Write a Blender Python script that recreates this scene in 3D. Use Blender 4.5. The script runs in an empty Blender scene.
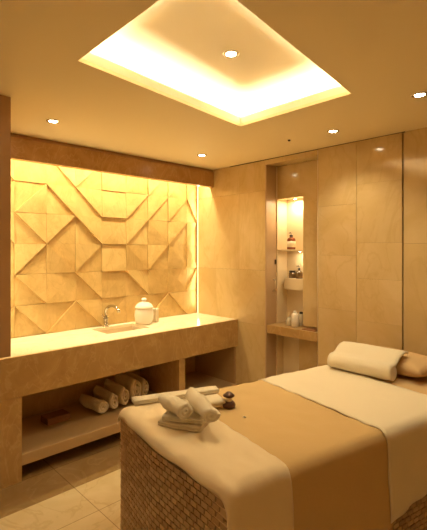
import bpy, bmesh, math, random
from mathutils import Vector, Matrix, noise
random.seed(7)
C = bpy.context.scene.collection
PI = math.pi
CEIL = 2.576
WX = 3.33          # closet wall plane
# ------------------------------------------------------------------ materials
def new_mat(name):
    m = bpy.data.materials.new(name); m.use_nodes = True
    nt = m.node_tree; b = nt.nodes['Principled BSDF']
    return m, nt, b
def N(nt, t, **k):
    n = nt.nodes.new(t)
    for a, v in k.items():
        if a.startswith('i_'):
            n.inputs[a[2:].replace('_', ' ')].default_value = v
        else: setattr(n, a, v)
    return n
def plain(name, col, rough=.5, metal=0, bump=0, bscale=200, spec=.5, trans=0, var=0, sheen=0):
    m, nt, b = new_mat(name)
    b.inputs['Base Color'].default_value = (*col, 1); b.inputs['Roughness'].default_value = rough
    b.inputs['Metallic'].default_value = metal; b.inputs['Specular IOR Level'].default_value = spec
    b.inputs['Transmission Weight'].default_value = trans
    b.inputs['Sheen Weight'].default_value = sheen
    tc = N(nt, 'ShaderNodeTexCoord')
    nz = N(nt, 'ShaderNodeTexNoise'); nz.inputs['Scale'].default_value = bscale; nz.inputs['Detail'].default_value = 4
    nt.links.new(tc.outputs['Object'], nz.inputs['Vector'])
    if bump:
        bp = N(nt, 'ShaderNodeBump'); bp.inputs['Strength'].default_value = bump; bp.inputs['Distance'].default_value = .004
        nt.links.new(nz.outputs['Fac'], bp.inputs['Height']); nt.links.new(bp.outputs['Normal'], b.inputs['Normal'])
    if var:
        n2 = N(nt, 'ShaderNodeTexNoise'); n2.inputs['Scale'].default_value = 6; n2.inputs['Detail'].default_value = 5
        nt.links.new(tc.outputs['Object'], n2.inputs['Vector'])
        mx = N(nt, 'ShaderNodeMix', data_type='RGBA')
        mx.inputs[6].default_value = (*[c*(1-var) for c in col], 1); mx.inputs[7].default_value = (*[min(1, c*(1+var)) for c in col], 1)
        nt.links.new(n2.outputs['Fac'], mx.inputs[0]); nt.links.new(mx.outputs[2], b.inputs['Base Color'])
    return m
def marble(name, c1, c2, vein, rough=.2, scale=2.2, island=True, tile=None, mortar=(.35, .25, .14), bumps=0, veinw=.3, spec=.5):
    m, nt, b = new_mat(name); L = nt.links.new
    b.inputs['Roughness'].default_value = rough; b.inputs['Specular IOR Level'].default_value = spec
    tc = N(nt, 'ShaderNodeTexCoord')
    vec = tc.outputs['Object']
    if island:
        g = N(nt, 'ShaderNodeNewGeometry')
        ms = N(nt, 'ShaderNodeMath', operation='MULTIPLY'); ms.inputs[1].default_value = 37
        L(g.outputs['Random Per Island'], ms.inputs[0])
        cb = N(nt, 'ShaderNodeCombineXYZ')
        for i in range(3): L(ms.outputs[0], cb.inputs[i])
        ad = N(nt, 'ShaderNodeVectorMath', operation='ADD'); L(vec, ad.inputs[0]); L(cb.outputs[0], ad.inputs[1]); vec = ad.outputs[0]
    n1 = N(nt, 'ShaderNodeTexNoise'); n1.inputs['Scale'].default_value = scale; n1.inputs['Detail'].default_value = 7; n1.inputs['Roughness'].default_value = .6; n1.inputs['Distortion'].default_value = 1.2
    L(vec, n1.inputs['Vector'])
    mx = N(nt, 'ShaderNodeMix', data_type='RGBA'); mx.inputs[6].default_value = (*c1, 1); mx.inputs[7].default_value = (*c2, 1)
    r0 = N(nt, 'ShaderNodeValToRGB'); r0.color_ramp.elements[0].position = .35; r0.color_ramp.elements[1].position = .65
    L(n1.outputs['Fac'], r0.inputs[0]); L(r0.outputs[0], mx.inputs[0])
    # thin veins where a distorted noise crosses its middle
    n2 = N(nt, 'ShaderNodeTexNoise'); n2.inputs['Scale'].default_value = scale*1.1; n2.inputs['Detail'].default_value = 6; n2.inputs['Distortion'].default_value = 2.2
    mp = N(nt, 'ShaderNodeMapping'); mp.inputs['Rotation'].default_value = (.6, .5, .7); mp.inputs['Scale'].default_value = (1, 1, .45)
    L(vec, mp.inputs['Vector']); L(mp.outputs[0], n2.inputs['Vector'])
    s = N(nt, 'ShaderNodeMath', operation='SUBTRACT'); s.inputs[1].default_value = .5; L(n2.outputs['Fac'], s.inputs[0])
    ab = N(nt, 'ShaderNodeMath', operation='ABSOLUTE'); L(s.outputs[0], ab.inputs[0])
    mr = N(nt, 'ShaderNodeMapRange'); mr.inputs['From Min'].default_value = 0; mr.inputs['From Max'].default_value = .03; mr.inputs['To Min'].default_value = veinw; mr.inputs['To Max'].default_value = 0
    L(ab.outputs[0], mr.inputs['Value'])
    m2 = N(nt, 'ShaderNodeMix', data_type='RGBA'); m2.inputs[7].default_value = (*vein, 1)
    L(mr.outputs[0], m2.inputs[0]); L(mx.outputs[2], m2.inputs[6]); out = m2.outputs[2]
    if island:
        hv = N(nt, 'ShaderNodeHueSaturation'); mr2 = N(nt, 'ShaderNodeMapRange'); mr2.inputs['To Min'].default_value = .95; mr2.inputs['To Max'].default_value = 1.04
        L(g.outputs['Random Per Island'], mr2.inputs['Value']); L(mr2.outputs[0], hv.inputs['Value']); L(out, hv.inputs['Color']); out = hv.outputs[0]
    if tile:
        bk = N(nt, 'ShaderNodeTexBrick'); bk.offset = 0
        bk.inputs['Scale'].default_value = 1; bk.inputs['Brick Width'].default_value = tile[0]; bk.inputs['Row Height'].default_value = tile[1]; bk.inputs['Mortar Size'].default_value = .0025
        bk.inputs['Mortar Smooth'].default_value = .1
        bk.inputs['Color1'].default_value = (.94, .94, .94, 1); bk.inputs['Color2'].default_value = (1.05, 1.05, 1.05, 1); bk.inputs['Mortar'].default_value = (.5, .45, .4, 1)
        m_ = N(nt, 'ShaderNodeMapping'); m_.inputs['Location'].default_value = (tile[2], tile[3], 0)
        L(tc.outputs['Object'], m_.inputs['Vector']); L(m_.outputs[0], bk.inputs['Vector'])
        mm = N(nt, 'ShaderNodeMix', data_type='RGBA', blend_type='MULTIPLY'); mm.inputs[0].default_value = 1
        L(out, mm.inputs[6]); L(bk.outputs['Color'], mm.inputs[7]); out = mm.outputs[2]
    L(out, b.inputs['Base Color'])
    if bumps:
        n3 = N(nt, 'ShaderNodeTexNoise'); n3.inputs['Scale'].default_value = 14; n3.inputs['Detail'].default_value = 8; n3.inputs['Roughness'].default_value = .65; L(vec, n3.inputs['Vector'])
        bp = N(nt, 'ShaderNodeBump'); bp.inputs['Strength'].default_value = bumps; bp.inputs['Distance'].default_value = .01
        L(n3.outputs['Fac'], bp.inputs['Height']); L(bp.outputs['Normal'], b.inputs['Normal'])
    return m
def emit(name, col, s):
    m, nt, b = new_mat(name); b.inputs['Base Color'].default_value = (*col, 1)
    b.inputs['Emission Color'].default_value = (*col, 1); b.inputs['Emission Strength'].default_value = s
    return m
def wicker_mat():
    m, nt, b = new_mat('wicker'); L = nt.links.new
    b.inputs['Roughness'].default_value = .5; b.inputs['Base Color'].default_value = (.40, .25, .11, 1)
    tc = N(nt, 'ShaderNodeTexCoord'); n = N(nt, 'ShaderNodeTexNoise'); n.inputs['Scale'].default_value = 40
    L(tc.outputs['Object'], n.inputs['Vector'])
    g = N(nt, 'ShaderNodeNewGeometry')
    mx = N(nt, 'ShaderNodeMix', data_type='RGBA'); mx.inputs[6].default_value = (.36, .22, .10, 1); mx.inputs[7].default_value = (.54, .37, .19, 1)
    L(g.outputs['Random Per Island'], mx.inputs[0]); L(mx.outputs[2], b.inputs['Base Color'])
    bp = N(nt, 'ShaderNodeBump'); bp.inputs['Strength'].default_value = .4; bp.inputs['Distance'].default_value = .002
    L(n.outputs['Fac'], bp.inputs['Height']); L(bp.outputs['Normal'], b.inputs['Normal'])
    return m
M = dict(
    plaster=plain('ceiling_paint', (.90, .78, .52), .6, bump=.05, bscale=300, spec=.3),
    wallp=plain('wall_paint', (.82, .68, .45), .7, bump=.05, bscale=300),
    tray=plain('cove_paint', (.90, .82, .68), .6),
    panel=marble('beige_marble', (.60, .43, .20), (.68, .51, .27), (.53, .36, .15), .09, 2.0, veinw=.38),
    relief=marble('relief_stone', (.58, .38, .14), (.70, .48, .20), (.46, .27, .08), .5, 4, bumps=.35),
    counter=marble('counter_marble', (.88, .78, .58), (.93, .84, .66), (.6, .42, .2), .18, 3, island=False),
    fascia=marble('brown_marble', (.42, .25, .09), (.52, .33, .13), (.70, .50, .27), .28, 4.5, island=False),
    beam=marble('beam_marble', (.40, .21, .07), (.50, .29, .11), (.66, .45, .20), .25, 5, island=False),
    shelf=plain('shelf_stone', (.50, .33, .16), .4, var=.1),
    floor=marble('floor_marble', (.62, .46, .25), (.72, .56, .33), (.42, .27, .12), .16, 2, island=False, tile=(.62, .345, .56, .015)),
    floord=marble('floor_marble_dark', (.27, .16, .06), (.34, .21, .09), (.44, .29, .14), .2, 2, island=False, tile=(.62, .345, .56, .015)),
    pier=plain('pier_wood', (.42, .24, .11), .45, var=.06),
    jamb=plain('jamb_wood', (.50, .34, .19), .4, var=.05),
    niche=plain('niche_lining', (.80, .66, .44), .4),
    gap=plain('shadow_gap', (.06, .035, .015), .8),
    terry=plain('terry', (.88, .78, .60), .95, bump=1.0, bscale=420, spec=.1, sheen=.3),
    terry2=plain('terry_cream', (.82, .68, .47), .95, bump=1.0, bscale=420, spec=.1, sheen=.3),
    sheet=plain('white_sheet', (.78, .69, .53), .9, bump=.3, bscale=60, spec=.1, sheen=.2),
    sheet2=plain('cream_sheet', (.78, .64, .43), .9, bump=.3, bscale=60, spec=.1, sheen=.2),
    blanket=plain('tan_blanket', (.60, .42, .20), .9, bump=.35, bscale=50, spec=.1, sheen=.1),
    cover=plain('tan_cover', (.62, .43, .23), .9, bump=.3, bscale=60, spec=.1),
    strand=plain('pale_strand', (.62, .44, .24), .5), wicker=wicker_mat(), wdark=plain('wicker_core', (.40, .26, .12), .8),
    chrome=plain('chrome', (.62, .58, .50), .12, 1), brass=plain('satin_trim', (.85, .72, .5), .3, .6),
    ceramic=plain('ceramic', (.90, .84, .74), .15), basin=plain('basin_stone', (.74, .60, .42), .25),
    amber=plain('amber_glass', (.22, .05, .012), .08, spec=.8), label=plain('paper_label', (.82, .72, .52), .7),
    black=plain('black_plastic', (.03, .02, .015), .3), dglass=plain('dark_glass', (.16, .09, .03), .1, spec=.8),
    clear=plain('pale_bottle', (.80, .72, .55), .12, trans=.3), wood=plain('dark_wood', (.10, .035, .015), .35),
    carton=plain('brown_box', (.28, .12, .05), .6, var=.1),
    lens=emit('lamp_lens', (1, .86, .6), 30), strip=emit('led_diffuser', (1, .82, .5), 6), stripv=emit('led_corner', (1, .84, .52), 1.6),
)
# ------------------------------------------------------------------ mesh helpers
def obj(name, bm, mat, parent=None, smooth=False, bevel=0, loc=None):
    me = bpy.data.meshes.new(name); bmesh.ops.recalc_face_normals(bm, faces=bm.faces); bm.to_mesh(me); bm.free()
    if smooth:
        for p in me.polygons: p.use_smooth = True
    for mm in (mat if isinstance(mat, list) else [mat]): me.materials.append(mm)
    o = bpy.data.objects.new(name, me); C.objects.link(o)
    if parent: o.parent = parent
    if loc: o.location = loc
    if bevel:
        md = o.modifiers.new('bevel', 'BEVEL'); md.width = bevel; md.segments = 2; md.limit_method = 'ANGLE'
    return o
def thing(name, label, cat, loc=(0, 0, 0), rz=0, group=None):
    o = bpy.data.objects.new(name, None); C.objects.link(o); o.location = loc; o.rotation_euler = (0, 0, rz)
    o.empty_display_size = .1
    return tag(o, label, cat, group)
def tag(o, label, cat, group=None):
    o['label'] = label; o['category'] = cat
    if group: o['group'] = group
    return o
def struct(o): o['kind'] = 'structure'; return o
def box(bm, x0, x1, y0, y1, z0, z1):
    v = [bm.verts.new(p) for p in ((x0,y0,z0),(x1,y0,z0),(x1,y1,z0),(x0,y1,z0),(x0,y0,z1),(x1,y0,z1),(x1,y1,z1),(x0,y1,z1))]
    for f in ((3,2,1,0),(4,5,6,7),(0,1,5,4),(1,2,6,5),(2,3,7,6),(3,0,4,7)): bm.faces.new([v[i] for i in f])
def B(*a):
    bm = bmesh.new(); box(bm, *a); return bm
def prism(pts, z0, z1):
    bm = bmesh.new(); a = [bm.verts.new((x, y, z0)) for x, y in pts]; b = [bm.verts.new((x, y, z1)) for x, y in pts]
    bm.faces.new(a[::-1]); bm.faces.new(b); n = len(pts)
    for i in range(n): bm.faces.new((a[i], a[(i+1) % n], b[(i+1) % n], b[i]))
    return bm
def lathe(prof, n=28, sx=1, sy=1, bm=None, off=(0, 0, 0)):
    bm = bm or bmesh.new(); rings = []
    for r, z in prof:
        rings.append([bm.verts.new((off[0]+sx*r*math.cos(2*PI*k/n), off[1]+sy*r*math.sin(2*PI*k/n), off[2]+z)) for k in range(n)])
    for a, b in zip(rings, rings[1:]):
        for k in range(n): bm.faces.new((a[k], a[(k+1) % n], b[(k+1) % n], b[k]))
    bm.faces.new(rings[0][::-1]); bm.faces.new(rings[-1]); return bm
def tube(pts, r, n=12, bm=None):
    bm = bm or bmesh.new(); pts = [Vector(p) for p in pts]; rings = []
    up = Vector((0, 0, 1))
    for i, p in enumerate(pts):
        t = (pts[min(i+1, len(pts)-1)] - pts[max(i-1, 0)]).normalized()
        s = t.cross(up)
        if s.length < .1: s = t.cross(Vector((0, 1, 0)))
        s.normalize(); u = s.cross(t).normalized()
        rr = r[i] if isinstance(r, (list, tuple)) else r
        rings.append([bm.verts.new(p + rr*(math.cos(2*PI*k/n)*s + math.sin(2*PI*k/n)*u)) for k in range(n)])
    for a, b in zip(rings, rings[1:]):
        for k in range(n): bm.faces.new((a[k], a[(k+1) % n], b[(k+1) % n], b[k]))
    bm.faces.new(rings[0][::-1]); bm.faces.new(rings[-1]); return bm
# a strip following a 2-D path (y, z), extruded along x: rolled and folded towels
def strip_mesh(path, th, length, nx=14, wob=.003, seed=0, endround=.35):
    bm = bmesh.new(); n = len(path); outl = []; P = [Vector((a, b)) for a, b in path]
    nor = []
    for i in range(n):
        t = (P[min(i+1, n-1)] - P[max(i-1, 0)]).normalized(); nor.append(Vector((-t.y, t.x)))
    outl = [P[i] + nor[i]*th/2 for i in range(n)] + [P[i] - nor[i]*th/2 for i in reversed(range(n))]
    c = sum((Vector(p) for p in P), Vector((0, 0)))/n
    cols = []
    for k in range(nx+1):
        s = -1 + 2*k/nx; x = s*length/2; ring = []
        e = 1 - endround*.25*max(0, abs(s)-.8)/.2
        for j, p in enumerate(outl):
            q = c + (p-c)*e
            w = noise.noise(Vector((x*9+seed*7.3, q.x*14, q.y*14)))*wob*2 + noise.noise(Vector((x*30+seed*3, q.x*40, q.y*40)))*wob*.6
            d = (q-c).normalized() if (q-c).length > 1e-6 else Vector((0, 0))
            ring.append(bm.verts.new((x + wob*2*noise.noise(Vector((q.x*20+seed, q.y*20, s*3))), q.x + d.x*w, q.y + d.y*w)))
        cols.append(ring)
    m = len(outl)
    for a, b in zip(cols, cols[1:]):
        for j in range(m): bm.faces.new((a[j], a[(j+1) % m], b[(j+1) % m], b[j]))
    for ring, fl in ((cols[0], 1), (cols[-1], 0)):
        for j in range(n-1):
            q = (ring[j], ring[j+1], ring[m-2-j], ring[m-1-j])
            bm.faces.new(q[::-1] if fl else q)
    return bm
def spiral(rx, rz, turns=3.2, n=26, r0=.12):
    out = []; tot = int(turns*n)
    for i in range(tot+1):
        f = i/tot; r = r0 + (1-r0)*f; a = 2*PI*turns*f
        out.append((rx*r*math.cos(a), rz*r*math.sin(a)))
    return out
def roll_bm(length, rx, rz, turns=3, seed=0, wob=.003):
    th = min(rx, rz)*.88/turns*.92
    return strip_mesh(spiral(rx-th/2, rz-th/2, turns), th, length, 14, wob, seed)
def folds(w, th, n, gap=.0012):       # serpentine stack of n layers, width w
    p = []; h = th + gap
    for i in range(n):
        z = th/2 + i*h; d = 1 if i % 2 == 0 else -1
        for k in range(9): p.append((d*(-w/2 + (w)*k/8), z))
        if i < n-1:
            for k in range(1, 6):
                a = -PI/2 + PI*k/6; p.append((d*(w/2 + h/2*math.cos(a)), z + h/2 + h/2*math.sin(a)))
    return p
def folded_bm(length, w, th, n, seed=0): return strip_mesh(folds(w, th, n), th, length, 12, .0025, seed, .15)
# ------------------------------------------------------------------ room shell
X0, Y0 = -1.3, -1.6
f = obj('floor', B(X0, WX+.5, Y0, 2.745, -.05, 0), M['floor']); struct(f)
f2 = obj('floor', B(X0, WX+.5, 2.7475, 3.95, -.05, 0), M['floord']); struct(f2)  # darker-toned strip of floor along the sink wall
# ceiling with the recessed cove
hole = [(.93, 1.925), (2.302, 2.103), (2.292, 1.205), (.918, 1.02)]
def ring_slab(outer, inner, z0, z1):
    bm = bmesh.new(); n = 4
    V = [[bm.verts.new((x, y, z)) for x, y in L] for z in (z0, z1) for L in (outer, inner)]
    for i in range(n):
        j = (i+1) % n
        bm.faces.new((V[0][i], V[0][j], V[1][j], V[1][i])); bm.faces.new((V[2][j], V[2][i], V[3][i], V[3][j]))
        bm.faces.new((V[0][j], V[0][i], V[2][i], V[2][j])); bm.faces.new((V[1][i], V[1][j], V[3][j], V[3][i]))
    return bm
outer = [(X0, 3.95), (WX+.5, 3.95), (WX+.5, Y0), (X0, Y0)]
ceil = struct(obj('ceiling', ring_slab(outer, hole, CEIL, CEIL+.02), M['plaster']))
cx = sum(p[0] for p in hole)/4; cy = sum(p[1] for p in hole)/4
def grow(d): return [(p[0]+(d if p[0] > cx else -d), p[1]+(d if p[1] > cy else -d)) for p in hole]
LIP, COVE = .068, .18
bm = ring_slab(grow(.012), hole, CEIL+.0205, CEIL+LIP)
struct(obj('trim_1', bm, M['tray']))
bm = ring_slab(grow(.20), grow(.17), CEIL+.021, CEIL+COVE)
struct(obj('trim_2', bm, M['tray']))
struct(obj('ceiling', prism(grow(.22), CEIL+COVE, CEIL+COVE+.03), M['tray']))
# walls
struct(obj('wall_right', B(WX+.42, WX+.5, Y0, 3.95, 0, CEIL), M['wallp']))
struct(obj('wall_back', B(X0, WX+.42, 3.78, 3.95, 0, CEIL), M['relief']))
struct(obj('wall_left', B(X0-.1, X0, Y0, 3.95, 0, CEIL), M['wallp']))
struct(obj('wall_front', B(X0-.1, WX+.5, Y0-.1, Y0, 0, CEIL), M['wallp']))
def slabs(name, mat, x0, x1, ys, zs, g=.0006):
    bm = bmesh.new()
    for a, b in zip(ys, ys[1:]):
        for c, d in zip(zs, zs[1:]): box(bm, x0, x1, a+g, b-g, c+g, d-g)
    return struct(obj(name, bm, mat))
slabs('wall_right', M['panel'], WX, WX+.02, [2.701, 3.06, 3.42, 3.78], [0, .87, 1.44, 2.26, CEIL])
struct(obj('wall_right', B(WX+.0205, WX+.42, 2.705, 3.779, 0, CEIL), M['gap']))
slabs('wall_right', M['panel'], WX, WX+.02, [Y0, -.9, -.2, .5, 1.314], [0, .8, 1.70, CEIL])
struct(obj('wall_right', B(WX+.0205, WX+.42, Y0, 1.32, 0, CEIL), M['gap']))
# sliding panels of the closet
def leaf(y0, y1, zs, label, x=WX-.012):
    t = thing('closet_panel', label, 'panel', (x, (y0+y1)/2, .004))
    bm = bmesh.new(); h = (y1-y0)/2 - .0015; g = .0004
    for c, d in zip(zs, zs[1:]): box(bm, 0, .03, -h, h, c+g, d-g)
    obj('stone_face', bm, M['panel'], t)
    obj('core', B(.0302, .05, -h+.002, h-.002, 0, zs[-1]-.002), M['gap'], t)
    return t
a = leaf(1.70, 2.073, [0, .62, 1.12, 1.60, 2.04, CEIL-.010], 'tall narrow marble closet panel next to the shelf niche')
obj('edge_trim', B(-.003, .03, .1865, .1895, 0, CEIL-.022), M['brass'], a)
leaf(1.319, 1.70, [0, .55, 1.05, 1.406, 1.705, 2.2, CEIL-.010], 'tall marble closet panel beside the dark gap, right of its twin')
# recess with the niche shelf unit
struct(obj('trim_3', B(WX, WX+.165, 2.685, 2.7008, 0, 2.52), M['jamb']))                     # jamb reveal
struct(obj('trim_4', B(WX-.001, WX+.165, 2.079, 2.7008, 2.522, CEIL-.004), M['panel']))
struct(obj('trim_5', B(WX-.006, WX+.001, 1.3, 3.2, CEIL-.006, CEIL), M['gap']))
struct(obj('trim_6', B(WX+.05, WX+.42, 1.32, 2.076, 0, CEIL), M['gap']))
XB = WX+.166
t = thing('niche_unit', 'built-in marble shelf unit with lit niches set in the wall recess', 'shelf unit', (XB, 2.35, 0))
def nb(x0, x1, y0, y1, z0, z1): return B(x0-XB, x1-XB, y0-2.35, y1-2.35, z0, z1)
obj('side_panel', nb(XB, XB+.17, 2.671, 2.69, .002, 2.52), M['niche'], t)
obj('front_panel', nb(XB, XB+.03, 2.08, 2.352, .90, 2.52), M['panel'], t)
obj('front_panel', nb(XB, XB+.02, 2.353, 2.67, 2.182, 2.52), M['panel'], t)
obj('inner_side', nb(XB+.0305, XB+.17, 2.335, 2.351, .90, 2.2), M['niche'], t)
obj('back_panel', nb(XB+.171, XB+.185, 2.33, 2.69, .002, 2.2), M['niche'], t)
obj('niche_top', nb(XB+.021, XB+.17, 2.353, 2.67, 2.184, 2.2), M['niche'], t)
obj('shelf', nb(XB+.002, XB+.17, 2.353, 2.67, 1.64, 1.655), M['niche'], t, bevel=.001)
obj('ledge', nb(XB+.06, XB+.17, 2.353, 2.63, 1.24, 1.355), M['niche'], t, bevel=.002)
obj('bottom_shelf', nb(WX+.012, XB+.17, 2.09, 2.683, .80, .885), M['fascia'], t, bevel=.002)
obj('lower_panel', nb(XB, XB+.03, 2.08, 2.40, .002, .798), M['panel'], t)
obj('lower_panel', nb(XB+.10, XB+.115, 2.402, 2.67, .002, .798), M['niche'], t)
# niche lamps
def area(name, loc, rot, sx, sy, w, col=(1, .80, .50)):
    l = bpy.data.lights.new(name, 'AREA'); l.shape = 'RECTANGLE'; l.size = sx; l.size_y = sy; l.energy = w; l.color = col
    o = bpy.data.objects.new(name, l); C.objects.link(o); o.location = loc; o.rotation_euler = rot; return o
def niche_lamp(x, y, z, w, label):
    n = tag(obj('niche_spotlight', lathe([(.018, 0), (.018, .006), (.014, .007)], 20), M['brass']), label, 'light')
    n.location = (x, y, z-.0075)
    ln = obj('lens', lathe([(.012, -.002), (.012, -.0005)], 16), M['lens'], n)
    area('niche_light', (x, y, z-.014), (0, 0, 0), .05, .05, w)
niche_lamp(XB+.09, 2.51, 2.184, 2.4, 'tiny round spotlight in the top of the upper lit niche')
niche_lamp(XB+.09, 2.45, 1.64, .5, 'tiny round spotlight under the thin niche shelf')
# pull handle and latch on the jamb
h = tag(obj('door_pull', tube([(0, 0, 0), (0, -.022, .004), (0, -.026, .02), (0, -.026, .10), (0, -.022, .116), (0, 0, .12)], .006), M['brass'], smooth=True),
        'small satin metal pull handle on the jamb of the shelf recess', 'handle'); h.location = (WX+.12, 2.6845, 1.225)
h = tag(obj('wall_latch', B(-.008, .008, -.012, 0, 0, .05), M['gap'], bevel=.003), 'small dark latch on the jamb above the pull handle', 'latch'); h.location = (WX+.145, 2.6845, 1.50)
# beam over the sink wall
bm = B(X0, WX-.001, 3.456, 3.52, 2.374, CEIL-.03)
b_ = tag(obj('stone_beam', bm, M['beam'], bevel=.003), 'long brown marble beam under the ceiling hiding the strip light', 'beam')
obj('top_rail', B(X0, WX-.001, 3.475, 3.52, CEIL-.0295, CEIL-.001), M['pier'], b_)
# pier at the left
p_ = tag(obj('wall_cupboard', B(X0+.002, .857, 2.66, 3.4, 1.005, CEIL-.001), M['pier'], bevel=.002), 'tall plain brown cupboard front at the far left above the counter', 'cupboard')
# ------------------------------------------------------------------ relief wall
def relief():
    bm = bmesh.new(); S = .276; T = .27; xs = [1.235-S*2+S*i for i in range(11)]; zs = [.897+T*i for i in range(7)]
    D = { # column: rows top to bottom; '\\', '/', '.' flat, 'x' flat split
     -1: '/\\/\\/\\', 0: '\\/\\/\\/', 1: './\\/\\\\', 2: '\\\\/\\./', 3: '/\\\\/\\\\', 4: '......', 5: '\\//\\\\.', 6: '//\\/\\/', 7: '///\\\\\\', 8: '/\\/\\/.'}
    R = random.Random(21); YB = 3.779; yf = lambda h: 3.765-h
    def tri(p, h):
        q = [bm.verts.new((p[i][0], yf(h[i]), p[i][1])) for i in range(3)]; r = [bm.verts.new((a[0], YB, a[1])) for a in p]
        bm.faces.new(q); bm.faces.new(r[::-1])
        for i in range(3): bm.faces.new((q[(i+1) % 3], q[i], r[i], r[(i+1) % 3]))
    for c in range(-1, 9):
        for r in range(6):
            x0 = xs[c+1]; x1 = min(x0+S, WX-.012); z1 = zs[6-r]; z0 = zs[5-r]
            if x0 >= x1: continue
            k = D[c][r]; g = .0012; x0 += g; x1 -= g; z0 += g; z1 -= g
            a, b, cc, d = (x0, z0), (x1, z0), (x1, z1), (x0, z1)
            if k == '.':
                base = .016+.006*R.random(); tl = .010 if r in (1, 3) else .004; h = [base+tl, base+tl, base-tl, base-tl]
                tri((a, b, cc), (h[0], h[1], h[2])); tri((a, cc, d), (h[0], h[2], h[3])); continue
            lo = .006+.004*R.random(); hi = .025+.008*R.random(); m = .012+.004*R.random(); up = R.random() < .5
            if k == '\\':      # crease from top left to bottom right
                if up: tri((b, cc, d), (hi, m, hi)); tri((a, b, d), (m, lo, lo))
                else: tri((a, b, d), (m, hi, hi)); tri((b, cc, d), (lo, m, lo))
            else:
                if up: tri((a, cc, d), (hi, hi, m)); tri((a, b, cc), (lo, m, lo))
                else: tri((a, b, cc), (hi, m, hi)); tri((a, cc, d), (lo, lo, m))
    return bm
tag(obj('relief_cladding', relief(), M['relief']), 'faceted honey stone relief wall of folded triangular tiles behind the sink', 'wall cladding')
# ------------------------------------------------------------------ vanity
YF, YW, ZT = 3.077, 3.755, .894
v = thing('vanity_counter', 'long marble vanity counter with open shelves below and sunken basin', 'counter', (2.2, 3.4, 0))
def vb(x0, x1, y0, y1, z0, z1): return B(x0-2.2, x1-2.2, y0-3.4, y1-3.4, z0, z1)
bx0, bx1, by0, by1 = 1.90, 2.37, 3.35, 3.67
bm = ring_slab([(X0+.5-2.2, YW-3.4), (WX-.002-2.2, YW-3.4), (WX-.002-2.2, YF+.0305-3.4), (X0+.5-2.2, YF+.0305-3.4)],
               [(bx0-2.2, by1-3.4), (bx1-2.2, by1-3.4), (bx1-2.2, by0-3.4), (bx0-2.2, by0-3.4)], ZT-.03, ZT)
obj('countertop', bm, M['counter'], v, bevel=.002)
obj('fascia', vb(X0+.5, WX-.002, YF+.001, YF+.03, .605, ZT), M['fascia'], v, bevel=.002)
obj('underside', vb(1.066, WX-.002, YF+.031, YW, .64, .66), M['shelf'], v)
# basin: open tray
def basin():
    bm = bmesh.new(); t = .012; zt = ZT-.031
    x0, x1, y0, y1 = bx0-2.2, bx1-2.2, by0-3.4, by1-3.4; zb = zt-.085
    box(bm, x0-t, x1+t, y0-t, y1+t, zb-t, zb)
    box(bm, x0-t, x0, y0-t, y1+t, zb+.0002, zt); box(bm, x1, x1+t, y0-t, y1+t, zb+.0002, zt)
    box(bm, x0+.0002, x1-.0002, y0-t, y0, zb+.0002, zt); box(bm, x0+.0002, x1-.0002, y1, y1+t, zb+.0002, zt)
    return bm
bs = obj('basin', basin(), M['basin'], v)
obj('drain', lathe([(.022, 0), (.022, .003), (.012, .004)], 20), M['chrome'], bs, loc=(-.06, .1, ZT-.115))
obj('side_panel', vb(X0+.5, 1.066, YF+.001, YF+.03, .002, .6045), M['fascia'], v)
obj('side_panel', vb(1.040, 1.0655, YF+.031, YW, .002, .639), M['shelf'], v)
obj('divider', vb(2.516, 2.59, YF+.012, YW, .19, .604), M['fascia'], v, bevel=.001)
obj('bottom_shelf', vb(1.067, WX-.002, YF+.001, YW, .111, .189), M['shelf'], v, bevel=.002)
obj('side_panel', vb(WX-.02, WX-.002, YF+.031, YW, .19, .639), M['shelf'], v)
obj('kick_panel', vb(1.067, WX-.002, YF+.32, YF+.34, .002, .110), M['gap'], v)
# faucet
fa = thing('basin_faucet', 'chrome swan-neck basin faucet with a small lever', 'faucet', (2.075, 3.69, ZT+.0005), 0)
obj('base', lathe([(.030, 0), (.030, .008), (.022, .012), (.020, .06), (.022, .07), (.022, .095), (.017, .10)], 24), M['chrome'], fa, smooth=True)
arc = [(0, 0, .098), (0, 0, .15)] + [(.012*(1-math.cos(a_)), -.105+.105*math.cos(a_), .15+.062*math.sin(a_)) for a_ in [PI*k/14 for k in range(1, 12)]]
obj('spout', tube(arc, .0135, 14), M['chrome'], fa, smooth=True)
e_ = arc[-1]
obj('nozzle', tube([e_, (e_[0], e_[1]-.014, e_[2]-.014), (e_[0], e_[1]-.018, e_[2]-.03)], .0145, 14), M['chrome'], fa, smooth=True)
obj('lever', tube([(-.018, 0, .08), (-.03, -.004, .10), (-.052, -.01, .125)], [.009, .007, .006], 10), M['chrome'], fa, smooth=True)
# ceramic jar + cup
j = thing('ceramic_jar', 'round white ceramic lidded jar on the counter beside the faucet', 'jar', (2.43, 3.55, ZT+.0005))
obj('body', lathe([(.060, 0), (.078, .006), (.094, .05), (.098, .10), (.092, .14), (.080, .162)], 36), M['ceramic'], j, smooth=True)
obj('lid', lathe([(.086, .1625), (.097, .167), (.092, .178), (.074, .204), (.044, .222), (.018, .227), (.014, .234), (.027, .246), (.028, .256), (.016, .265)], 36), M['ceramic'], j, smooth=True)
j = thing('ceramic_cup', 'small square-sided white container just behind the lidded jar', 'container', (2.575, 3.565, ZT+.0005), .5)
obj('body', B(-.032, .032, -.032, .032, 0, .13), M['basin'], j, bevel=.008)
obj('lid', B(-.035, .035, -.035, .035, .1305, .143), M['ceramic'], j, bevel=.004)
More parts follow.
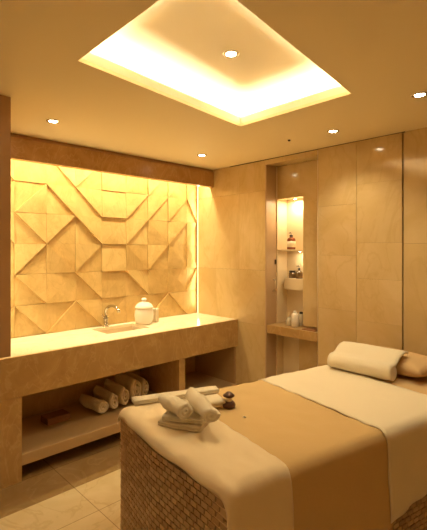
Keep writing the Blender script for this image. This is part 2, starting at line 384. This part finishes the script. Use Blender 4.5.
# ------------------------------------------------------------------ things under the counter
cb = tag(obj('wooden_box', B(-.10, .10, -.07, .07, 0, .055), M['carton'], bevel=.004), 'small flat brown box on the lower shelf under the counter', 'box'); cb.location = (1.49, 3.50, .190); cb.rotation_euler.z = .05
rolls = [(1.83, .066, .064, 3.31), (1.955, .052, .088, 3.31), (2.07, .054, .105, 3.32), (2.20, .068, .125, 3.33), (2.325, .050, .110, 3.37)]
labs = ['leftmost rolled cream towel on the lower shelf, smallest of the row', 'second rolled towel from the left on the shelf below the counter', 'middle rolled towel of the row on the shelf below the counter',
        'tall rolled towel on the shelf, second from the divider', 'rolled towel at the right end of the shelf row nearest the divider']
for i, (x, rx, rz, y) in enumerate(rolls):
    o = tag(obj('rolled_towel', roll_bm(.32, rx, rz, 2.2, i, .006), M['terry2'], smooth=True), labs[i], 'towel', 'rolled towels on the lower shelf')
    o.location = (x, y+.16, .1925+rz+.006); o.rotation_euler.z = PI/2 + (.10 if i == 0 else 0)
# ------------------------------------------------------------------ massage bed
FR = .04; BZ = .78; BL = 2.1; HW = .475; beta = math.radians(-11.9)
bed = thing('massage_bed', 'massage bed with woven rattan base and padded top under layered sheets', 'bed', (1.113, 1.503, 0), beta)
# top surface height / outline of padded top: rounded slab
def side_profile(off, hem, n_top=44, side_near=True, side_far=True, hem_far=None):
    """points (y, z, outward) across the bed: far hem, over the top, near hem"""
    r = .05; hw = HW+off; zt = BZ+off; pts = []
    hf = hem if hem_far is None else hem_far
    def drop(sgn, hz):
        q = []
        for k in range(11): q.append((sgn*hw, hz+(zt-r-hz)*k/10, 1))
        for k in range(1, 7): a = PI/2*k/6; q.append((sgn*(hw-r+r*math.cos(a)), zt-r+r*math.sin(a), 1-k/6))
        return q
    far = drop(1, hf); near = drop(-1, hem)
    top = [((hw-r)-(2*(hw-r))*k/n_top, zt, 0) for k in range(1, n_top)]
    return far + top + near[::-1]
def cloth(name, mat, x0, x1, off, hem, hem2=None, label=None, cat=None, hem_far=None, nx=24, seed=1, foot=False, head=False, wave=.006):
    bm = bmesh.new(); cols = []
    xs = [x0 + (x1-x0)*k/nx for k in range(nx+1)]
    extra = []
    if foot:
        extra = [(x0-FR*math.sin(a), -FR*(1-math.cos(a))) for a in [PI/2*k/5 for k in range(5, 0, -1)]]
    stations = [(x, dz) for x, dz in extra] + [(x, 0) for x in xs]
    for x, dz in stations:
        t = (x-x0)/(x1-x0); hz = hem if hem2 is None else hem + (hem2-hem)*t
        ring = []
        for i, (y, z, w) in enumerate(side_profile(off, hz, hem_far=hem_far)):
            if dz < 0:      # foot overhang wraps over the end, corners drawn in
                yy = y*(1-.02*min(1, -dz/FR)); zz = z
                zz = max(z, BZ+off-.05)+dz if z > BZ+off-.051 else z
                y = yy; z = zz
            sg = 1 if y > 0 else -1
            hang = max(0, (BZ-.05-z)/.35) if z < BZ-.05 else 0
            wv = wave*hang*(math.sin(x*19+2)+.6*math.sin(x*43+1))+.012*hang
            lump = .0035*noise.noise(Vector((x*5, y*7, seed)))+(.0075 if foot else .0038)*(1-abs(noise.noise(Vector((x*9-y*5, y*5+x*6, seed+3)))*2))
            ex = 0
            if (x == xs[0] and not foot) or x == xs[-1]: ex = .003*math.sin(i*.9+seed)
            if hang: ex += .004*hang
            ring.append(bm.verts.new((x+ex, y+sg*wv, z+(lump+.0025 if w < 1 else 0))))
        cols.append(ring)
    m = len(cols[0])
    for a, b in zip(cols, cols[1:]):
        for k in range(m-1): bm.faces.new((a[k], a[k+1], b[k+1], b[k]))
    o = obj(name, bm, mat, None, smooth=True)
    sd = o.modifiers.new('thick', 'SOLIDIFY'); sd.thickness = .004; sd.offset = 1
    o.location = bed.location; o.rotation_euler = bed.rotation_euler
    tag(o, label, cat); return o
def pad(l0, l1, hw, z0, z1, r, ne=8):
    """rounded slab"""
    bm = bmesh.new()
    box(bm, l0, l1, -hw, hw, z0, z1)
    bmesh.ops.bevel(bm, geom=[e for e in bm.edges], offset=r, segments=5, affect='EDGES', profile=.5)
    return bm
obj('mattress', pad(.004, BL, HW-.004, BZ-.055, BZ-.002, .025), M['cover'], bed, smooth=True)
# rattan base: core and woven strands
BX0, BX1, BH = -.008, 1.30, HW-.004
base = obj('rattan_base', B(BX0+.008, BX1-.008, -BH+.008, BH-.008, .03, BZ-.056), M['wdark'], bed)
def weave():
    bm = bmesh.new(); rh = .027; rows = int((BZ-.025-.04)/rh)
    def blk(cx_, cy_, z, hx, hy, hz):
        box(bm, cx_-hx, cx_+hx, cy_-hy, cy_+hy, z-hz, z+hz)
    w = .046
    for r in range(rows):
        z = .04 + rh*(r+.5)
        # continuous horizontal strand
        zz = z + rh/2
        for k in range(int(2*BH/w)+1):
            y = -BH + w*(k+.5*(r % 2))
            y0 = max(-BH, y); y1 = min(BH, y+w*.84)
            if y1-y0 > .006: box(bm, BX0-.003, BX0+.006, y0, y1, z-rh*.40, z+rh*.40)
        for k in range(int((BX1-BX0)/w)+1):
            x = BX0 + w*(k+.5*(r % 2)); x1 = min(BX1, x+w*.84)
            if x < BX0: continue
            if x1-x > .006: box(bm, x, x1, -BH-.003, -BH+.006, z-rh*.40, z+rh*.40)
    return bm
obj('weave', weave(), M['wicker'], bed)

obj('strand_lines', (lambda: (lambda bm: ([box(bm, BX0-.004, BX0+.007, -BH+.001, BH-.001, .04+.027*r-.0038, .04+.027*r+.0038) for r in range(int((BZ-.065)/.027)+1)], bm)[1])(bmesh.new()))(), M['strand'], bed)
for sy in (-1, 1): obj('leg', B(1.95, 2.0, sy*.36-.025, sy*.36+.025, .001, BZ-.056), M['wood'], bed, bevel=.004)
cloth('bed_sheet', M['cover'], 1.54, 2.04, .003, .52, .52, 'plain tan under-sheet showing at the head end of the massage bed', 'sheet', seed=5)
cloth('bed_blanket', M['blanket'], .30, .95, .0085, .36, .36, 'brown blanket across the middle of the massage bed', 'blanket', seed=2)
cloth('foot_sheet', M['sheet2'], .02, .335, .014, .30, .28, 'cream sheet folded over the foot end under the small towels', 'sheet', seed=3, foot=True, nx=22, hem_far=BZ-.06)
cloth('top_sheet', M['sheet'], .93, 1.56, .0145, .385, .475, 'wide white sheet draped across the bed below the rolled towel', 'sheet', seed=4)
def skew(o):
    for v_ in o.data.vertices: v_.co.x += .058*max(-.1, -v_.co.y/.475)*max(0, 1-max(0, v_.co.x)/.33)
for o_ in list(bed.children) + [o for o in C.objects if o.name == 'foot_sheet']: skew(o_)
# headrest cushion
def cushion(l, w, h):
    bm = bmesh.new(); nu, nv = 24, 24; T = []
    for s in (1, -1):
        g = []
        for i in range(nu+1):
            row = []
            for k in range(nv+1):
                a = -1+2*i/nu; b = -1+2*k/nv
                hh = h/2*((1-abs(a)**3.2)*(1-abs(b)**3.2))**.45
                row.append(bm.verts.new((a*l/2, b*w/2, s*hh+h/2)))
            g.append(row)
        for i in range(nu):
            for k in range(nv):
                q = (g[i][k], g[i+1][k], g[i+1][k+1], g[i][k+1]); bm.faces.new(q if s > 0 else q[::-1])
    bmesh.ops.remove_doubles(bm, verts=bm.verts, dist=1e-5); return bm
def bedpt(x, y, z):
    c, s = math.cos(beta), math.sin(beta); return (1.113+c*x-s*y, 1.503+s*x+c*y, z)
cu = tag(obj('head_cushion', cushion(.36, .60, .125), M['cover'], smooth=True), 'low tan head cushion behind the large rolled towel', 'cushion'); cu.location = bedpt(1.90, .135, BZ+.0155); cu.rotation_euler.z = beta
# big rolled towel with its loose end laid back
R_ = .055; rp = []
tt = .016
for i in range(0, 79):
    f_ = i/78; a = 2*PI*3.0*f_ + PI/2; r = .012 + (R_-tt/2-.012)*f_; rp.append((r*math.cos(a), r*math.sin(a)))
ex = [(-.03, R_-tt/2-.001), (-.06, R_-tt/2+.012), (-.10, R_-tt/2+.036), (-.14, R_-tt/2+.052), (-.19, R_-tt/2+.056), (-.24, R_-tt/2+.046)]
bt = tag(obj('large_rolled_towel', strip_mesh(rp+ex, tt, .45, 18, .003, 9, .1), M['terry'], smooth=True), 'large cream towel roll at the head end with its flap laid back', 'towel')
bt.location = (2.685, 1.345, BZ+.0215+R_); bt.rotation_euler.z = PI/2
# small towels at the foot end
def towel(name, bm, label, x, y, z, rz, mat='terry', rx=0):
    o = tag(obj(name, bm, M[mat], smooth=True), label, 'towel', None); o.location = (x, y, z); o.rotation_euler = (rx, 0, rz); return o
S0 = BZ+.0295
towel('folded_towel', folded_bm(.22, .20, .010, 2, 31), 'lower folded hand towel at the bottom of the small stack', 1.32, 1.56, S0, -1.15, 'terry2')
towel('folded_towel', folded_bm(.20, .18, .010, 2, 32), 'folded hand towel lying on the lower one, directly under two rolls', 1.325, 1.565, S0+.0245, -1.0, 'terry')
def P2(a, b): return math.atan2(b[1]-a[1], b[0]-a[0])
towel('rolled_hand_towel', roll_bm(.23, .052, .042, 2.0, 41, .009), 'fat rolled hand towel lying left on top of the small stack', 1.265, 1.585, S0+.094, P2((1.30, 1.70), (1.25, 1.45)))
towel('rolled_hand_towel', roll_bm(.31, .044, .042, 2.0, 42, .009), 'slim rolled hand towel lying crosswise at right on the stack', 1.345, 1.480, S0+.103, P2((1.43, 1.68), (1.27, 1.33)))
towel('folded_towel', folded_bm(.16, .09, .012, 3, 33), 'thick folded hand towel partly hidden behind the slim roll', 1.53, 1.64, S0, -.35)
towel('rolled_towel', folded_bm(.50, .065, .011, 2, 34), 'long flat folded towel lying across the foot behind the stack', 1.49, 1.85, S0+.002, P2((1.28, 1.98), (1.74, 1.80)))
# dark wooden bell
bl = thing('wooden_bell', 'small dark turned wooden bell-shaped ornament on the brown blanket', 'ornament', (1.615, 1.56, BZ+.0195))
obj('bell_body', lathe([(.022, 0), (.034, .004), (.037, .016), (.032, .028), (.02, .036)], 28), M['wood'], bl, smooth=True)
obj('neck', lathe([(.018, .0362), (.016, .044), (.017, .056)], 24), M['label'], bl, smooth=True)
obj('cap', lathe([(.018, .0562), (.03, .060), (.032, .066), (.022, .074), (.01, .084)], 28), M['wood'], bl, smooth=True)
gl = tag(obj('glass_bead', lathe([(.004, 0), (.009, .002), (.009, .005), (.004, .007)], 16), M['chrome'], smooth=True), 'tiny shiny disc on the brown blanket in front of the bell', 'bead'); gl.location = (1.575, 1.41, BZ+.0175)
# ------------------------------------------------------------------ bottles in the niche
def bottle(name, label, loc, prof, mat, cap=None, lab=None, pump=False, cat='bottle'):
    b = thing(name, label, cat, loc)
    obj('body', lathe(prof, 28), M[mat], b, smooth=True); zt = prof[-1][1]; r = prof[-1][0]
    if lab: obj('label_band', lathe([(lab[0], lab[1]), (lab[0], lab[2])], 28), M['label'], b, smooth=True)
    if cap:
        obj('cap', lathe([(r+.003, zt+.0002), (r+.003, zt+.016), (r, zt+.019)], 20), M[cap], b)
        if pump:
            obj('pump', tube([(0, 0, zt+.0195), (0, 0, zt+.034), (0, .006, zt+.04), (0, .032, zt+.037)], [.004, .004, .0055, .0035], 10), M[cap], b, smooth=True)
    return b
bottle('pump_bottle', 'amber pump bottle with a white label in the upper lit niche', (XB+.085, 2.555, 1.6555), [(.040, 0), (.044, .004), (.044, .10), (.037, .115), (.018, .126), (.015, .134)], 'amber', 'black', (.0446, .025, .085), True)
bottle('pump_bottle', 'wide dark glass pump bottle on the stone ledge', (XB+.11, 2.475, 1.3555), [(.034, 0), (.038, .004), (.037, .06), (.03, .072), (.012, .082), (.010, .09)], 'dglass', 'black', None, True)
bottle('squat_jar', 'squat dark glass jar beside the pump bottle on the ledge', (XB+.115, 2.562, 1.3555), [(.034, 0), (.037, .004), (.037, .05), (.03, .06)], 'dglass', 'black', None, False, 'jar')
bottle('pump_bottle', 'small pale pump bottle at left on the thick bottom shelf', (XB-.03, 2.50, .8855), [(.026, 0), (.030, .004), (.029, .06), (.02, .075), (.009, .085), (.008, .092)], 'clear', 'brass', None, True)
bottle('lotion_bottle', 'white lotion bottle standing in the middle of the bottom shelf', (XB-.04, 2.42, .8855), [(.032, 0), (.038, .004), (.038, .115), (.03, .132), (.016, .138)], 'ceramic', 'ceramic')
bottle('lotion_bottle', 'dark-capped bottle standing behind the white lotion bottle', (XB+.045, 2.405, .8855), [(.028, 0), (.031, .004), (.031, .105), (.022, .118), (.014, .122)], 'clear', 'black')
tr = tag(obj('wooden_tray', B(-.05, .05, -.075, .075, 0, .008), M['carton'], bevel=.002), 'thin brown tray at the right end of the bottom shelf', 'tray'); tr.location = (XB-.075, 2.21, .8855)
# ------------------------------------------------------------------ lamps
def spot(loc, w, size=2.2, col=(1, .86, .53), blend=.8):
    l = bpy.data.lights.new('downlight_or_fill', 'SPOT'); l.energy = w; l.spot_size = size; l.spot_blend = blend; l.shadow_soft_size = .03; l.color = col
    o = bpy.data.objects.new('downlight_or_fill', l); C.objects.link(o); o.location = loc
def downlight(x, y, z, w, label, grp=None):
    d = thing('ceiling_downlight', label, 'light', (x, y, z), 0, grp)
    bm = bmesh.new(); n = 32
    prof = [(.046, 0), (.046, -.004), (.036, -.006), (.028, -.0012)]
    rings = [[bm.verts.new((r*math.cos(2*PI*k/n), r*math.sin(2*PI*k/n), zz)) for k in range(n)] for r, zz in prof]
    for a, b in zip(rings, rings[1:]):
        for k in range(n): bm.faces.new((a[k], a[(k+1) % n], b[(k+1) % n], b[k]))
    obj('rim', bm, M['chrome'], d, smooth=True)
    obj('lens', lathe([(.028, -.0045), (.0278, -.001)], 24), M['lens'], d)
    spot((x, y, z-.02), w)
W = 21
downlight(1.235, 2.946, CEIL, W, 'round recessed downlight in the ceiling at far left near the beam')
downlight(2.723, 2.993, CEIL, W, 'round recessed downlight in the ceiling near the beam\'s right end')
downlight(2.909, 1.683, CEIL, W, 'round recessed downlight in the ceiling in front of the closet panels')
downlight(2.60, .93, CEIL, W, 'round recessed downlight at the right edge of the photo')
downlight(1.692, 1.617, CEIL+COVE, W*1.2, 'round recessed downlight in the middle of the glowing ceiling recess')
sn = tag(obj('ceiling_sensor', lathe([(.012, 0), (.012, -.004), (.006, -.010)][::-1], 16), M['gap'], smooth=True), 'tiny dark ceiling sensor above the shelf niche', 'sensor'); sn.location = (2.88, 2.077, CEIL-.0005)
for x, y in ((-.6, -.6), (-.6, 1.6)): spot((x, y, CEIL-.02), W)  # added fill spots out of view, no fixtures modelled
# cove strip: four runs lying on the ledge of the ceiling recess
g_ = grow(.085); names = ['left', 'far', 'right', 'near']
labc = ['hidden warm strip light along the far edge of the ceiling recess', 'hidden warm strip light along the right edge of the ceiling recess',
        'hidden warm strip light along the near edge of the ceiling recess', 'hidden warm strip light along the left edge of the ceiling recess']
for i in range(4):
    a = Vector((*g_[i], 0)); b = Vector((*g_[(i+1) % 4], 0)); d = b-a; mid = (a+b)/2; ang = math.atan2(d.y, d.x); Ln = d.length-.04
    s_ = tag(obj('strip_light', B(-Ln/2, Ln/2, -.006, .006, 0, .008), M['strip']), labc[i], 'light'); s_.location = (mid.x, mid.y, CEIL+.0205); s_.rotation_euler.z = ang
    area('cove_glow', (mid.x, mid.y, CEIL+.032), (PI, 0, ang), Ln, .02, 3.6*Ln, (1, .88, .60))
# strip light behind the beam and under the cupboard side
s_ = tag(obj('strip_light', B(-1.15, 1.15, -.01, .01, -.01, 0), M['strip']), 'warm strip light behind the brown beam washing the relief wall', 'light'); s_.location = (2.15, 3.555, 2.50)
area('beam_glow', (2.15, 3.56, 2.485), (math.radians(2), 0, 0), 2.3, .03, 15, (1, .86, .44))
lw = area('beam_glow', (2.15, 3.50, 2.49), (0, 0, 0), 2.3, .03, 9, (1, .88, .5)); lw.location.y = 3.57; lw.data.spread = math.radians(75)
struct(obj('trim_7', B(X0, WX-.002, 3.521, 3.60, 2.502, CEIL-.002), M['pier']))
s_ = tag(obj('strip_light', B(-.003, .003, -.003, .003, ZT+.0008, 2.42), M['stripv']), 'thin glowing vertical strip in the corner right of the relief wall', 'light'); s_.location = (WX-.0045, 3.73, 0)
area('corner_glow', (WX-.02, 3.70, 1.68), (0, math.radians(90), 0), 1.4, .02, 2.5, (1, .84, .46))
area('cupboard_glow', (1.0, 3.60, 1.68), (0, math.radians(-90), 0), 1.3, .02, 4, (1, .84, .46))
# ------------------------------------------------------------------ world, camera, view
w = bpy.data.worlds.new('world'); bpy.context.scene.world = w; w.use_nodes = True
w.node_tree.nodes['Background'].inputs[0].default_value = (1, .7, .4, 1); w.node_tree.nodes['Background'].inputs[1].default_value = .05
cam = bpy.data.cameras.new('camera'); co = bpy.data.objects.new('camera', cam); C.objects.link(co)
aa = math.atan(431.5/415)
co.location = (0, 0, 1.65); co.rotation_euler = (PI/2, 0, aa-PI/2)
cam.sensor_fit = 'HORIZONTAL'; cam.sensor_width = 36; cam.lens = 415/427*36; cam.shift_y = -15/427; cam.clip_start = .02
sc = bpy.context.scene; sc.camera = co
sc.view_settings.view_transform = 'Standard'; sc.view_settings.look = 'None'; sc.view_settings.gamma = 1; sc.view_settings.use_curve_mapping = False
sc.view_settings.exposure = 0.14
sc.cycles.use_denoising = True; sc.cycles.max_bounces = 10; sc.cycles.diffuse_bounces = 6
